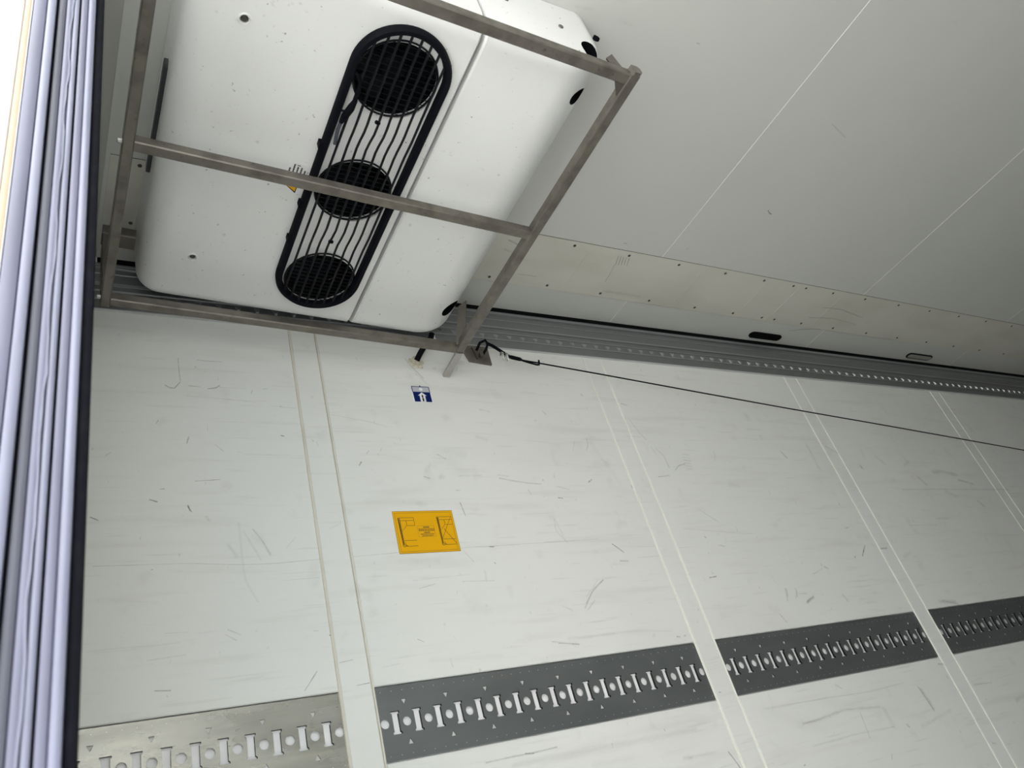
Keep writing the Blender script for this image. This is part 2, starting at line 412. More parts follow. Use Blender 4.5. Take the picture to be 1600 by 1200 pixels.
CEILING_MARKS = [
    ([(2.668,1.406),(2.771,1.4),(2.944,1.425)], 7.3, 0.4),
    ([(2.648,1.47),(2.78,1.454),(2.947,1.469)], 6.3, 0.28),
    ([(2.625,1.562),(2.693,1.542),(2.782,1.527)], 6.3, 0.6),
    ([(2.989,1.45),(3.018,1.447)], 4.5, 0.3),
    ([(1.608,1.455),(1.603,1.417),(1.594,1.373)], 4.1, 0.35),
    ([(1.597,1.372),(1.584,1.334)], 4.0, 0.5),
    ([(1.608,1.371),(1.595,1.334)], 4.0, 0.5),
    ([(1.62,1.371),(1.606,1.335)], 4.1, 0.5),
    ([(1.631,1.37),(1.617,1.336)], 4.1, 0.5),
    ([(1.643,1.369),(1.629,1.336)], 4.1, 0.5),
    ([(1.276,1.479),(1.345,1.478)], 3.9, 0.4),
    ([(1.572,1.281),(1.585,1.282)], 4.7, 0.5),
    ([(2.006,1.038),(2.02,1.047),(2.032,1.049)], 5.1, 0.7),
    ([(1.961,0.703),(2.052,0.729)], 4.8, 0.2),
    ([(1.821,1.258),(1.823,1.25)], 4.2, 0.4),
    ([(1.627,1.496),(1.789,1.496)], 15.0, 0.12),
    ([(1.176,1.35),(1.224,1.363)], 7.3, 0.5),
    ([(1.182,1.389),(1.214,1.398)], 8.9, 0.25),
    ([(1.179,1.386),(1.211,1.393)], 7.4, 0.15),
    ([(2.654,1.471),(2.783,1.457)], 5.2, 0.25),
    ([(2.059,0.337),(2.076,0.332)], 16.1, 0.06),
    ([(2.796,1.289),(2.818,1.257)], 14.8, 0.14),
    ([(2.88,1.274),(2.894,1.243)], 15.0, 0.1),
    ([(1.639,1.482),(2.202,1.523)], 99.9, 0.05),
    ([(1.124,0.638),(1.159,0.639)], 12.6, 0.07),
    ([(0.997,0.643),(1.039,0.637)], 12.2, 0.08),
    ([(1.356,0.624),(1.366,0.623)], 5.4, 0.3),
]

# ------------------------------------------------------------------ mesh helpers
class MB:
    def __init__(s):
        s.v = []; s.f = []
    def add(s, vs, fs):
        k = len(s.v)
        s.v += [tuple(p) for p in vs]
        s.f += [tuple(i + k for i in f) for f in fs]
        return s
    def box(s, x0, x1, y0, y1, z0, z1):
        return s.add([(x0,y0,z0),(x1,y0,z0),(x1,y1,z0),(x0,y1,z0),(x0,y0,z1),(x1,y0,z1),(x1,y1,z1),(x0,y1,z1)],
                     [(3,2,1,0),(4,5,6,7),(0,1,5,4),(1,2,6,5),(2,3,7,6),(3,0,4,7)])
    def loft(s, rings, caps=True):
        n = len(rings[0]); vs = [p for r in rings for p in r]; fs = []
        for i in range(len(rings) - 1):
            for j in range(n):
                a = i*n + j; b = i*n + (j+1) % n
                fs.append((a, b, b + n, a + n))
        if caps:
            fs.append(tuple(range(n))[::-1])
            fs.append(tuple(range((len(rings)-1)*n, len(rings)*n)))
        return s.add(vs, fs)
    def bar(s, p0, p1, w, h, up=(0,0,1), ch=0.0025):
        """Square tube with broken edges between two centre points."""
        p0 = Vector(p0); p1 = Vector(p1); d = (p1 - p0).normalized()
        u = Vector(up); sd = d.cross(u).normalized(); u = sd.cross(d)
        a, b = w/2, h/2
        pr = [(-a+ch,-b),(a-ch,-b),(a,-b+ch),(a,b-ch),(a-ch,b),(-a+ch,b),(-a,b-ch),(-a,-b+ch)]
        return s.loft([[p + sd*x + u*z for x, z in pr] for p in (p0, p1)])
    def tube(s, pts, r, n=8, closed=False):
        pts = [Vector(p) for p in pts]; rings = []
        m = len(pts)
        for i, p in enumerate(pts):
            if closed: d = pts[(i+1) % m] - pts[i-1]
            else: d = pts[min(i+1, m-1)] - pts[max(i-1, 0)]
            d.normalize()
            ref = Vector((0,0,1)) if abs(d.z) < 0.9 else Vector((1,0,0))
            a = d.cross(ref).normalized(); b = a.cross(d)
            rr = r[i] if isinstance(r, (list, tuple)) else r
            rings.append([p + (a*math.cos(2*math.pi*k/n) + b*math.sin(2*math.pi*k/n))*rr for k in range(n)])
        if closed: rings.append(rings[0])
        return s.loft(rings, caps=not closed)
    def cyl(s, c, r, h, axis=(0,0,1), n=16, r2=None, bev=0.0):
        c = Vector(c); d = Vector(axis).normalized()
        if r2 is None: r2 = r
        if bev: return s.tube([c, c + d*(h-bev), c + d*h], [r, r2, r2-bev], n)
        return s.tube([c, c + d*h], [r, r2], n)
    def prism(s, poly, axis, a, b):
        """Polygon of 2D points extruded along axis 0/1/2 from a to b."""
        def P(p, t):
            return [(t, p[0], p[1]), (p[0], t, p[1]), (p[0], p[1], t)][axis]
        return s.loft([[P(p, a) for p in poly], [P(p, b) for p in poly]])

ORG = {}
def link(name, mb, mtl, parent=None, smooth=False, org=None, mesh=None, kind=None):
    """One mesh object; its origin sits at the centre of its box, parents carry translation only."""
    if mesh is None:
        if org is None:
            lo = [min(p[i] for p in mb.v) for i in range(3)]; hi = [max(p[i] for p in mb.v) for i in range(3)]
            org = Vector([(a+b)/2 for a, b in zip(lo, hi)])
        org = Vector(org)
        mesh = bpy.data.meshes.new(name)
        mesh.from_pydata([tuple(Vector(p) - org) for p in mb.v], [], mb.f)
        bm = bmesh.new(); bm.from_mesh(mesh)
        bmesh.ops.recalc_face_normals(bm, faces=bm.faces)
        bm.to_mesh(mesh); bm.free()
        if smooth:
            mesh.shade_smooth()
            mesh.set_sharp_from_angle(angle=math.radians(smooth if smooth is not True else 40))
        mesh.materials.append(mtl)
    org = Vector(org)
    o = bpy.data.objects.new(name, mesh)
    COL.objects.link(o)
    if parent is not None:
        o.parent = parent
        o.location = org - ORG[parent]
    else:
        o.location = org
    ORG[o] = org
    if kind: o['kind'] = kind
    return o

def thing(name, label, cat, loc, group=None):
    o = bpy.data.objects.new(name, None)
    o.empty_display_size = 0.05
    COL.objects.link(o)
    o.location = loc
    ORG[o] = Vector(loc)
    tag(o, label, cat, group)
    return o

def tag(o, label, cat, group=None):
    o['label'] = label; o['category'] = cat
    if group: o['group'] = group
    return o

def struct(name, mb, mtl, **k):
    o = link(name, mb, mtl, **k)
    o['kind'] = 'structure'
    return o

def ribbon_marks(name, marks, to3d, parent, mtl):
    """Soft-edged streaks lying on a surface, joined into one part; 'wear' fades to nothing at every edge."""
    vs, fs, al = [], [], []
    for pts, wmm, a in marks:
        P = [Vector((p[0], p[1])) for p in pts]
        w = wmm / 1000.0 / 2
        if wmm > 6: a *= 0.72
        tot = sum((P[i+1]-P[i]).length for i in range(len(P)-1))
        k = max(3, min(14, int(tot / max(w*2, 0.012))))
        Q = []
        for i in range(k + 1):
            s = tot * i / k; j = 0
            while j < len(P) - 2 and s > (P[j+1]-P[j]).length:
                s -= (P[j+1]-P[j]).length; j += 1
            seg = P[j+1]-P[j]
            Q.append(P[j] + seg * min(1.0, s / max(seg.length, 1e-9)))
        ext = (Q[1]-Q[0]).normalized() * w * 0.8; ext2 = (Q[-1]-Q[-2]).normalized() * w * 0.8
        Q = [Q[0]-ext] + Q + [Q[-1]+ext2]
        base = len(vs)
        for i, q in enumerate(Q):
            d = (Q[min(i+1, len(Q)-1)] - Q[max(i-1, 0)]).normalized(); nn = Vector((-d.y, d.x))
            jw = w * random.uniform(0.75, 1.25)
            f = 0.0 if i in (0, len(Q)-1) else a * random.uniform(0.65, 1.1)
            for off, m in ((-1, 0), (0, f), (1, 0)):
                e = q + nn * off * jw
                vs.append(to3d(e.x, e.y)); al.append(m)
        for i in range(len(Q)-1):
            b = base + i*3
            fs += [(b, b+1, b+4, b+3), (b+1, b+2, b+5, b+4)]
    m = MB().add(vs, fs)
    o = link(name, m, mtl, parent, kind='stuff')
    at = o.data.attributes.new('wear', 'FLOAT', 'POINT')
    for i, x in enumerate(al): at.data[i].value = x
    return o

# ------------------------------------------------------------------ structure
struct('ground', MB().box(-40, 40, -40, 40, ZG-0.1, ZG), M_GROUND)
struct('floor', MB().box(-0.05, XE, -0.81, D, ZF-0.12, ZF), M_FLOOR)
struct('wall_near', MB().box(0.036, XE, -0.87, -0.81, ZF-0.1, ZC+0.06), M_WALL)
struct('wall_front', MB().box(XE, XE+0.08, -0.87, D+0.08, ZF-0.1, ZC+0.06), M_WALL)
wall = struct('wall_far', MB().box(-0.02, XE, D+0.016, D+0.07, ZF-0.1, ZC+0.06), M_WALL)
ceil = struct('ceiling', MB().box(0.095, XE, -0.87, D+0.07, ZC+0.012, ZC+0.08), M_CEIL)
head = struct('trim_1', MB().box(-0.10, 0.093, -0.87, D+0.07, ZC-0.001, ZC+0.08), M_HEAD)
link('seam', MB().box(0.0905, 0.0995, -0.81, D-0.04, ZC-0.004, ZC+0.011), M_CEIL, head)

def LX(k): return 0.5720 + 0.9965*k
def RXp(k): return 0.6445 + 0.9965*k
SB, ST = 0.3135, 0.4660          # bottom and top of the perforated rails
NP = 12
def panel_box(x0, x1, z0, z1):
    c = 0.002
    m = MB()
    y0, y1 = D, D + 0.0155
    m.loft([[(x0,y1,z0),(x1,y1,z0),(x1,y1,z1),(x0,y1,z1)],[(x0,y0+c,z0),(x1,y0+c,z0),(x1,y0+c,z1),(x0,y0+c,z1)],
            [(x0+c,y0,z0+c),(x1-c,y0,z0+c),(x1-c,y0,z1-c),(x0+c,y0,z1-c)]])
    return m
for k in range(-1, NP):
    x0 = 0.0 if k < 0 else RXp(k) + 0.0025
    x1 = LX(k+1) - 0.0025
    if x1 > XE: x1 = XE
    link('wall_panel', panel_box(x0, x1, ST + 0.0015, ZC + 0.01), M_WALL, wall)
    link('wall_panel', panel_box(x0, x1, ZF, SB - 0.0015), M_WALL, wall)
    if LX(k+1) + 0.07 < XE:
        link('wall_batten', panel_box(LX(k+1) + 0.0025, RXp(k+1) - 0.0025, ZF, ZC + 0.01), M_WALL, wall)
for k in range(0, NP):
    for x, m in ((LX(k), 0), (RXp(k), 1)):
        if x > XE: continue
        w = 0.0021 if k else (0.0042 if m == 0 else 0.0026)
        pr = [(x-w, D+0.004), (x+w, D+0.004), (x+w*0.7, D-0.0008), (x-w*0.7, D-0.0008)]
        link('joint_bead', MB().prism(pr, 2, ZF, ZC+0.008), M_BEAD if k else M_BEAD_OLD, wall)
ribbon_marks('scuff_marks', WALL_MARKS, lambda x, z: (x, D - 0.0006, z), wall, M_MARK)

# ceiling boards with fine joints, then the riveted cover strips along the wall side
xs = [0.097, 0.69, 1.7535, 2.815, 3.88, 4.94, 6.0, 7.06, 8.12, 9.18, 10.24, 11.3, XE]
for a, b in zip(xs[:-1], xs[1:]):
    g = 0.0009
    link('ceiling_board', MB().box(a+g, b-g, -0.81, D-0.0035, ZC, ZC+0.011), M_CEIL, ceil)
    if b < XE:
        link('joint_bead', MB().prism([(b-0.002, ZC+0.004), (b+0.002, ZC+0.004), (b+0.001, ZC-0.0006), (b-0.001, ZC-0.0006)], 1, -0.81, D-0.005), M_BEAD, ceil)

def rivet_mesh():
    m = MB()
    m.tube([(0,0,0), (0,0,-0.0012), (0,0,-0.0026)], [0.0052, 0.0050, 0.0026], 8)
    return m
RV = None
covers = [(0.099, 2.4515), (2.4525, 4.90), (4.901, 7.35)]
RX_ALL = [[0.163, 0.36, 0.54, 0.755, 0.972, 1.1875, 1.4055, 1.6235, 1.8405, 2.0600, 2.2580, 2.4170],
          [2.4880, 2.6465, 2.8460, 3.0675, 3.2880, 3.5100, 3.7288, 3.9505, 4.17, 4.39, 4.61, 4.82],
          [4.94, 5.10, 5.30, 5.52, 5.74, 5.96, 6.18, 6.4, 6.62, 6.84, 7.06, 7.27]]
cover_objs = []
for i, (a, b) in enumerate(covers):
    m = MB()
    y0, y1 = 1.3105, 1.5295
    m.loft([[(a,y0,ZC+0.001),(b,y0,ZC+0.001),(b,y1,ZC+0.001),(a,y1,ZC+0.001)],
            [(a,y0,ZC-0.0015),(b,y0,ZC-0.0015),(b,y1,ZC-0.0015),(a,y1,ZC-0.0015)],
            [(a+0.001,y0+0.002,ZC-0.0025),(b-0.001,y0+0.002,ZC-0.0025),(b-0.001,y1-0.004,ZC-0.0025),(a+0.001,y1-0.004,ZC-0.0025)]])
    c = struct('trim_%d' % (i+2), m, M_COVER)
    cover_objs.append(c)
    link('edge_line', MB().box(a, b, y0-0.0014, y0-0.0002, ZC-0.0008, ZC+0.001), M_RIVET, c)
    for x in RX_ALL[i]:
        for y in (1.3265, 1.5100):
            if RV is None:
                r = link('rivet', rivet_mesh(), M_RIVET, c, smooth=True, org=(0,0,0))
                RV = r.data
                bpy.data.objects.remove(r)
            link('rivet', None, None, c, org=(x, y, ZC-0.0022), mesh=RV)
    for x in ([1.0, 1.47, 1.955, 2.28] if i == 0 else [2.71, 3.2, 3.75, 4.3] if i == 1 else []):
        link('rib', MB().prism([(x-0.003, ZC-0.0024), (x+0.003, ZC-0.0024), (x, ZC-0.0034)], 1, 1.345, 1.495), M_COVER, c)
ribbon_marks('scuff_marks', CEILING_MARKS, lambda x, y: (x, y, ZC - (0.0034 if 1.31 < y < 1.53 else 0.0012)), ceil, M_MARK)

# door leaf, closed, seen along its free edge
door = struct('door_1', MB().box(-0.046, 0.020, 0.64, D+0.06, ZF-0.05, ZC-0.006), M_SKIN)
LEAN = 0.005
def strip(name, x0, x1, y0, y1, mtl, round_=0.0015):
    r = min(round_, (x1-x0)*0.45)
    pr = [(x0, y1), (x1, y1), (x1, y0+r), (x1-r*0.3, y0+r*0.3), (x1-r, y0), (x0+r, y0), (x0+r*0.3, y0+r*0.3), (x0, y0+r)]
    m = MB()
    m.loft([[(p[0] + LEAN*z*0.6, p[1], z) for p in pr] for z in (ZF-0.05, ZC-0.006)])
    return link(name, m, mtl, door, smooth=30)
Y0 = 0.60
strip('outer_skin', -0.0585, -0.0475, Y0+0.006, 0.66, M_SKIN, 0.003)
strip('board_edge', -0.0475, -0.0410, Y0+0.004, 0.66, M_ORANGE)
strip('skin_lip', -0.0410, -0.0398, Y0+0.001, 0.66, M_SKIN, 0.0005)
strip('edge_profile', -0.0392, -0.0262, Y0, 0.66, M_LAV)
strip('edge_profile', -0.0256, -0.0166, Y0-0.0015, 0.66, M_LAV_L, 0.002)
strip('edge_profile', -0.0166, -0.0146, Y0+0.018, 0.66, M_GAP)
strip('rubber_lip', -0.0146, -0.0062, Y0+0.003, 0.66, M_LAV_D, 0.003)
strip('edge_profile', -0.0062, 0.0012, Y0+0.0005, 0.66, M_LAV, 0.002)
# torn lip of the grey strip
pts = []
random.seed(3)
m = MB(); rings = []
for i in range(120):
    z = ZF + 0.2 + (ZC - ZF - 0.3) * i / 119
    x = -0.0005 + 0.0009*math.sin(i*0.9) + random.uniform(-0.0006, 0.0006) + LEAN*z*0.6
    w = 0.0016 + random.uniform(-0.0004, 0.0006)
    rings.append([(x-w, Y0+0.004, z), (x+w, Y0+0.004, z), (x+w*0.5, Y0-0.001, z), (x-w*0.5, Y0-0.001, z)])
m.loft(rings)
link('torn_lip', m, M_LAV_L, door, smooth=60)
strip('edge_profile', 0.0012, 0.0072, Y0, 0.66, M_LAV_L, 0.002)
strip('edge_profile', 0.0072, 0.0088, Y0+0.018, 0.66, M_GAP)
strip('edge_profile', 0.0088, 0.0160, Y0+0.001, 0.66, M_LAV)
strip('edge_profile', 0.0163, 0.0246, Y0-0.001, 0.66, M_LAV_L, 0.003)
strip('rubber_gasket', 0.0246, 0.0338, Y0+0.004, 0.66, M_RUBBER, 0.004)
strip('inner_skin', 0.0200, 0.0330, 0.655, D+0.0, M_WALL)

# ------------------------------------------------------------------ aluminium rail under the ceiling
def rail_profile():
    z = [(1.4585, 0), (1.4585, .0055), (1.4605, .0065), (1.4885, .0065), (1.4895, .0085), (1.4925, .0085), (1.4935, .0050), (1.5175, .0050),
         (1.5190, .0075), (1.5215, .0075), (1.5225, .0050), (1.5370, .0050), (1.5385, .0085), (1.5455, .0085), (1.5470, .0040), (1.5600, .0045), (1.5770, .0045),
         (1.5780, .0055), (1.5795, .0055), (1.5805, .0040), (1.5960, .0040), (1.5985, .0085), (1.6060, .0085), (1.6085, .0060), (1.6145, .0060), (1.6145, 0)]
    return [(D - d, zz) for zz, d in z]
rail = link('wall_rail', MB().prism(rail_profile(), 0, 0.02, XE), M_ALU)
tag(rail, 'long grey grooved aluminium rail along the top of the white wall', 'rail')
for z0, z1, d in ((1.4897, 1.4925, .0092), (1.5192, 1.5212, .0080), (1.5410, 1.5448, .0092), (1.5780, 1.5796, .0064), (1.6030, 1.6062, .0092)):
    link('ridge', MB().box(0.02, XE, D-d, D-d+0.002, z0, z1), M_ALU_M, rail)
link('bottom_lip', MB().box(0.02, XE, D-0.0075, D-0.0003, 1.4562, 1.4585), M_ALU_B, rail)
link('gap_strip', MB().box(0.10, XE, D-0.0030, D-0.0002, 1.6147, ZC+0.009), M_GAP, rail)
DM = None
for i in range(-20, 92):
    x = 1.1909 + 0.05005*i
    if DM is None:
        mm = MB()
        # small pressed tab: a raised V-lipped dimple
        mm.add([(-0.009,0,0.010),(0.009,0,0.010),(0.004,0,-0.007),(-0.004,0,-0.007),(-0.0075,-0.0012,0.008),(0.0075,-0.0012,0.008),(0.0025,-0.0055,-0.004),(-0.0025,-0.0055,-0.004)],
               [(0,1,5,4),(1,2,6,5),(2,3,7,6),(3,0,4,7),(4,5,6,7)])
        r = link('dimple', mm, M_ALU_M, rail, org=(0,0,0)); DM = r.data; bpy.data.objects.remove(r)
    link('dimple', None, None, rail, org=(x, D-0.0050, 1.5030), mesh=DM)

# ------------------------------------------------------------------ perforated rails sunk in the wall
def perforated_plate(holes, slots, tris, w, h):
    """Thin plate (in x,z about 0) with real openings; slots get folded-back channel sides."""
    bm = bmesh.new()
    def loop(pts):
        vs = [bm.verts.new((p[0], 0, p[1])) for p in pts]
        for i in range(len(vs)): bm.edges.new((vs[i], vs[(i+1) % len(vs)]))
        return vs
    loops = [loop([(0,0),(w,0),(w,h),(0,h)])]
    deep = []
    for x, z, r in holes:
        deep.append((loop([(x + r*math.cos(2*math.pi*k/20), z + r*math.sin(2*math.pi*k/20)) for k in range(20)]), 0.003, 0))
    for x, z, a, b in slots:
        e, t = 0.0028, 0.0035
        deep.append((loop([(x-a-e,z-b),(x+a+e,z-b),(x+a+e,z-b+t),(x+a,z-b+t+.002),(x+a,z+b-t-.002),(x+a+e,z+b-t),(x+a+e,z+b),(x-a-e,z+b),(x-a-e,z+b-t),(x-a,z+b-t-.002),(x-a,z-b+t+.002),(x-a-e,z-b+t)]), 0.0075, 1))
    for x, z, s, up in tris:
        u = 1 if up else -1
        deep.append((loop([(x-s, z-u*s), (x+s, z-u*s), (x, z+u*s)]), 0.0022, 2))
    bmesh.ops.triangle_fill(bm, use_beauty=True, use_dissolve=False, edges=list(bm.edges))
    for vs, dp, kd in deep:
        bk = [bm.verts.new((v.co.x, dp, v.co.z)) for v in vs]
        for i in range(len(vs)):
            j = (i+1) % len(vs)
            f = bm.faces.new((vs[i], vs[j], bk[j], bk[i]))
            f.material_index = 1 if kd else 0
        if kd == 2:
            bm.faces.new(bk).material_index = 2
    bmesh.ops.recalc_face_normals(bm, faces=bm.faces)
    me = bpy.data.meshes.new('perforated_plate')
    bm.to_mesh(me); bm.free()
    # front faces must look at -y
    return me
PW = LX(1) - RXp(0) - 0.004
hz = 0.3890 - SB - 0.001
HOLES = [(0.6584 - RXp(0) - 0.002 + 0.0499*j, hz, 0.0098) for j in range(19)]
SLOTS = [(0.6584 - RXp(0) - 0.002 + 0.0499*(j+0.5), hz, 0.0074, 0.0235) for j in range(18)]
TRIS = []
for j in range(1, 19, 2):
    TRIS.append((HOLES[j][0], hz + 0.0405, 0.0056, False))
    TRIS.append((HOLES[j][0], hz - 0.0405, 0.0056, True))
PLATE = perforated_plate(HOLES, SLOTS, TRIS, PW, ST - SB - 0.002)
labels = ['pale weathered galvanised slotted rail set in the wall beside the door edge',
          'dark slotted steel rail set in the wall below the yellow sticker',
          'dark slotted steel rail in the wall, second along from the yellow sticker',
          'dark slotted steel rail in the wall, third along from the yellow sticker',
          ]
for n, k in enumerate((-1, 0, 1, 2)):
    me = PLATE.copy()
    me.materials.append(M_GALV_REFL if k < 0 else M_GALV)
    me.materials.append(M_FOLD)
    me.materials.append(M_EMBOSS)
    x0 = RXp(k) + 0.002
    if k < 0:
        # the first rail stops at the door frame
        bm = bmesh.new(); bm.from_mesh(me)
        bmesh.ops.bisect_plane(bm, geom=list(bm.verts)+list(bm.edges)+list(bm.faces), plane_co=(-x0 + 0.03, 0, 0), plane_no=(-1, 0, 0), clear_outer=True)
        bm.to_mesh(me); bm.free()
    o = link('slotted_rail', None, None, None, org=(x0, D + 0.0025, SB + 0.001), mesh=me)
    tag(o, labels[n], 'rail', 'slotted rails in the wall')
    link('backing', MB().box(max(x0, 0.02), x0 + PW, D + 0.0095, D + 0.0158, SB, ST), M_WHITE, o)
    dm = MB()
    for j in range(37):
        for z in (0.011, 0.1405):
            xx = x0 + 0.012 + 0.025*j
            if xx < 0.03 or xx > x0 + PW - 0.005: continue
            dm.cyl((xx, D + 0.0026, SB + z), 0.0009, 0.0008, (0,-1,0), 6)
    link('pin_heads', dm, M_ALU_B, o, kind='stuff')

# ------------------------------------------------------------------ evaporator hung from the ceiling
def zb(x): return 1.415 - 0.0658*(x - 0.95)
ev = thing('evaporator_unit', 'white moulded refrigeration evaporator with three fans hung from the ceiling', 'cooling unit', (0.61, 1.12, 1.42))
YN, YFA, RE = 0.657, 1.594, 0.045
def shell(profile):
    """profile: (x, z, nx, nz) around the section; rounded off at both ends."""
    rings = []
    st = []
    for i in range(7):
        a = math.pi/2 * i/6
        st.append((YN + RE*(1-math.sin(a)), RE*(1-math.cos(a))))
    st = sorted(st, key=lambda t: t[0])
    ends = [(y, d) for y, d in st]
    far = [(YFA - (y - YN), d) for y, d in reversed(st)]
    for y, d in ends + far:
        rings.append([(x - nx*d, y, z - nz*d) for x, z, nx, nz in profile])
    return MB().loft(rings)
def arc(cx, cz, r, a0, a1, n):
    out = []
    for i in range(n+1):
        a = math.radians(a0 + (a1-a0)*i/n)
        out.append((cx + r*math.cos(a), cz + r*math.sin(a), math.cos(a), math.sin(a)))
    return out
XT = ZC - 0.001
pl = [(0.1735, XT, -1, 0)] + arc(0.1780+0.060, zb(0.238)+0.060, 0.060, 180, 270, 8)
SX = 0.7155
pl += [(SX-0.004, zb(SX-0.004), 0, -1), (SX, zb(SX)+0.004, 0, -1), (SX, XT, 0, 0)]
left = shell(pl)
pr_ = [(SX+0.009, XT, 0, 0), (SX+0.009, zb(SX+.009)+0.004, 0, -1), (SX+0.013, zb(SX+.013), 0, -1)]
pr_ += arc(1.045-0.13, zb(0.915)+0.13, 0.13, 270, 360, 14) + [(1.045, XT, 1, 0)]
right = shell(pr_)

def boolean_cut(obj, cutters, dark=False):
    for i, c in enumerate(cutters):
        me = bpy.data.meshes.new('cut')
        me.from_pydata([tuple(Vector(p)) for p in c.v], [], c.f)
        bm = bmesh.new(); bm.from_mesh(me); bmesh.ops.recalc_face_normals(bm, faces=bm.faces); bm.to_mesh(me); bm.free()
        me.materials.append(M_DARK if dark else M_SHELL)
        co_ = bpy.data.objects.new('cut', me); COL.objects.link(co_)
        md = obj.modifiers.new('b', 'BOOLEAN'); md.operation = 'DIFFERENCE'; md.object = co_; md.solver = 'EXACT'; md.material_mode = 'TRANSFER'
        bpy.context.view_layer.update()
        dg = bpy.context.evaluated_depsgraph_get()
        new = bpy.data.meshes.new_from_object(obj.evaluated_get(dg))
        obj.modifiers.clear()
        obj.data = new
        bpy.data.objects.remove(co_)
    obj.data.shade_smooth()
    obj.data.set_sharp_from_angle(angle=math.radians(32))

fan_shell = link('fan_cover', left, M_SHELL, ev)
side_shell = link('side_cover', right, M_SHELL, ev)
FANS = [(0.587, 0.8320), (0.591, 1.1330), (0.595, 1.4280)]
boolean_cut(fan_shell, [MB().cyl((x, y, 1.36), 0.0868, 0.16, n=56) for x, y in FANS]
            + [MB().cyl((0.279, 0.803, 1.40), 0.008, 0.075, n=14), MB().cyl((0.288, 1.428, 1.40), 0.008, 0.075, n=14)])
# pockets for the hanging bolts at the rounded corners, walls coloured dark as shade
boolean_cut(side_shell, [MB().cyl((0.992, 0.755, 1.38), 0.021, 0.11, (0.10, 0, 1), n=24),
                         MB().cyl((0.990, 1.478, 1.382), 0.0275, 0.11, (0.0, 0, 1), n=28),
                         MB().cyl((0.993, 0.60, 1.472), 0.0290, 0.14, (0.0, 1, 0.15), n=24)], dark=True)
for x, y in ((0.279, 0.803), (0.288, 1.428)):
    z = zb(x)
    link('cover_screw', MB().cyl((x, y, z+0.006), 0.0062, 0.006, (0,0,-1), n=12, bev=0.002), M_RIVET, ev, smooth=True)
    link('screw_dimple', MB().tube([(x + 0.0105*math.cos(a*math.pi/10), y + 0.0105*math.sin(a*math.pi/10), z) for a in range(20)], 0.0022, 6, True), M_SHELL, ev, smooth=60)
link('cover_screw', MB().cyl((0.928, YN+0.001, 1.5366), 0.006, 0.004, (0,-1,0), n=12, bev=0.001), M_STEEL, ev, smooth=True)
link('cover_screw', MB().cyl((0.80, YN+0.001, 1.575), 0.006, 0.004, (0,-1,0), n=12, bev=0.001), M_STEEL, ev, smooth=True)
# dark slot in the door-side wall
sl = []
for i in range(9):
    a = math.pi*i/8 - math.pi/2
    sl.append((1.258 + 0.022*math.cos(a), 1.560 + 0.012*math.sin(a)))
for i in range(9):
    a = math.pi*i/8 + math.pi/2
    sl.append((1.010 + 0.022*math.cos(a), 1.560 + 0.012*math.sin(a)))
link('side_vent', MB().prism(sl, 0, 0.1690, 0.1790), M_SLOT, ev)

# fans
for x, y in FANS:
    z = zb(x) + 0.052
    f = link('fan', MB().tube([(x, y, z+0.03), (x, y, z-0.004), (x, y, z-0.012)], [0.030, 0.030, 0.022], 20), M_DARK, ev, smooth=40)
    link('shroud', MB().cyl((x, y, z+0.022), 0.0862, 0.004, n=32), M_DARK, f)
    ring = MB()
    rr = []
    for q in range(33):
        a = 2*math.pi*q/32
        c, s_ = math.cos(a), math.sin(a)
        rr.append([(x+0.0866*c, y+0.0866*s_, zb(x)+0.012), (x+0.0866*c, y+0.0866*s_, zb(x)+0.072), (x+0.0850*c, y+0.0850*s_, zb(x)+0.072), (x+0.0850*c, y+0.0850*s_, zb(x)+0.012)])
    link('shroud_wall', ring.loft(rr, caps=False), M_DARK, f, smooth=40)
    for b in range(6):
        a = b*math.pi/3 + x*9
        ca, sa = math.cos(a), math.sin(a)
        P = []
        for rad, w, tw in ((0.028, 0.016, 0.008), (0.055, 0.024, 0.009), (0.078, 0.028, 0.008)):
            P.append((x + ca*rad - sa*w, y + sa*rad + ca*w, z + tw)); P.append((x + ca*rad + sa*w, y + sa*rad - ca*w, z - tw))
        m = MB()
        top = [(p[0], p[1], p[2]) for p in P]; bot = [(p[0], p[1], p[2]-0.002) for p in P]
        m.add(top + bot, [(0,2,3,1),(2,4,5,3),(6,7,9,8),(8,9,11,10),(0,1,7,6),(4,10,11,5),(0,6,8,2),(2,8,10,4),(1,3,9,7),(3,5,11,9)])
        link('blade', m, M_DARK, f)

# wire guard over the fans
def zg(x): return zb(x) - 0.017
GX, GY0, GY1, GR = 0.586, 0.8110, 1.4140, 0.1050
def stadium(r, n=28):
    p = [(GX + r*math.cos(math.pi*i/n), GY1 + r*math.sin(math.pi*i/n)) for i in range(n+1)]
    return p + [(GX + r*math.cos(math.pi + math.pi*i/n), GY0 + r*math.sin(math.pi + math.pi*i/n)) for i in range(n+1)]
gm_ = MB()
so, si = stadium(GR), stadium(GR - 0.0160)
oo, ii = stadium(GR - 0.004), stadium(GR - 0.0125)
N = len(so); vs = []; fs = []
for i in range(N):
    for (p, dz) in ((so[i], 0.014), (so[i], 0.002), (oo[i], -0.004), (ii[i], -0.004), (si[i], 0.002), (si[i], 0.014)):
        vs.append((p[0], p[1], zg(p[0]) + dz))
for i in range(N):
    j = (i+1) % N
    for q in range(6):
        fs.append((i*6+q, j*6+q, j*6+(q+1) % 6, i*6+(q+1) % 6))
guard = link('fan_guard', gm_.add(vs, fs), M_BLACK, ev, smooth=35)
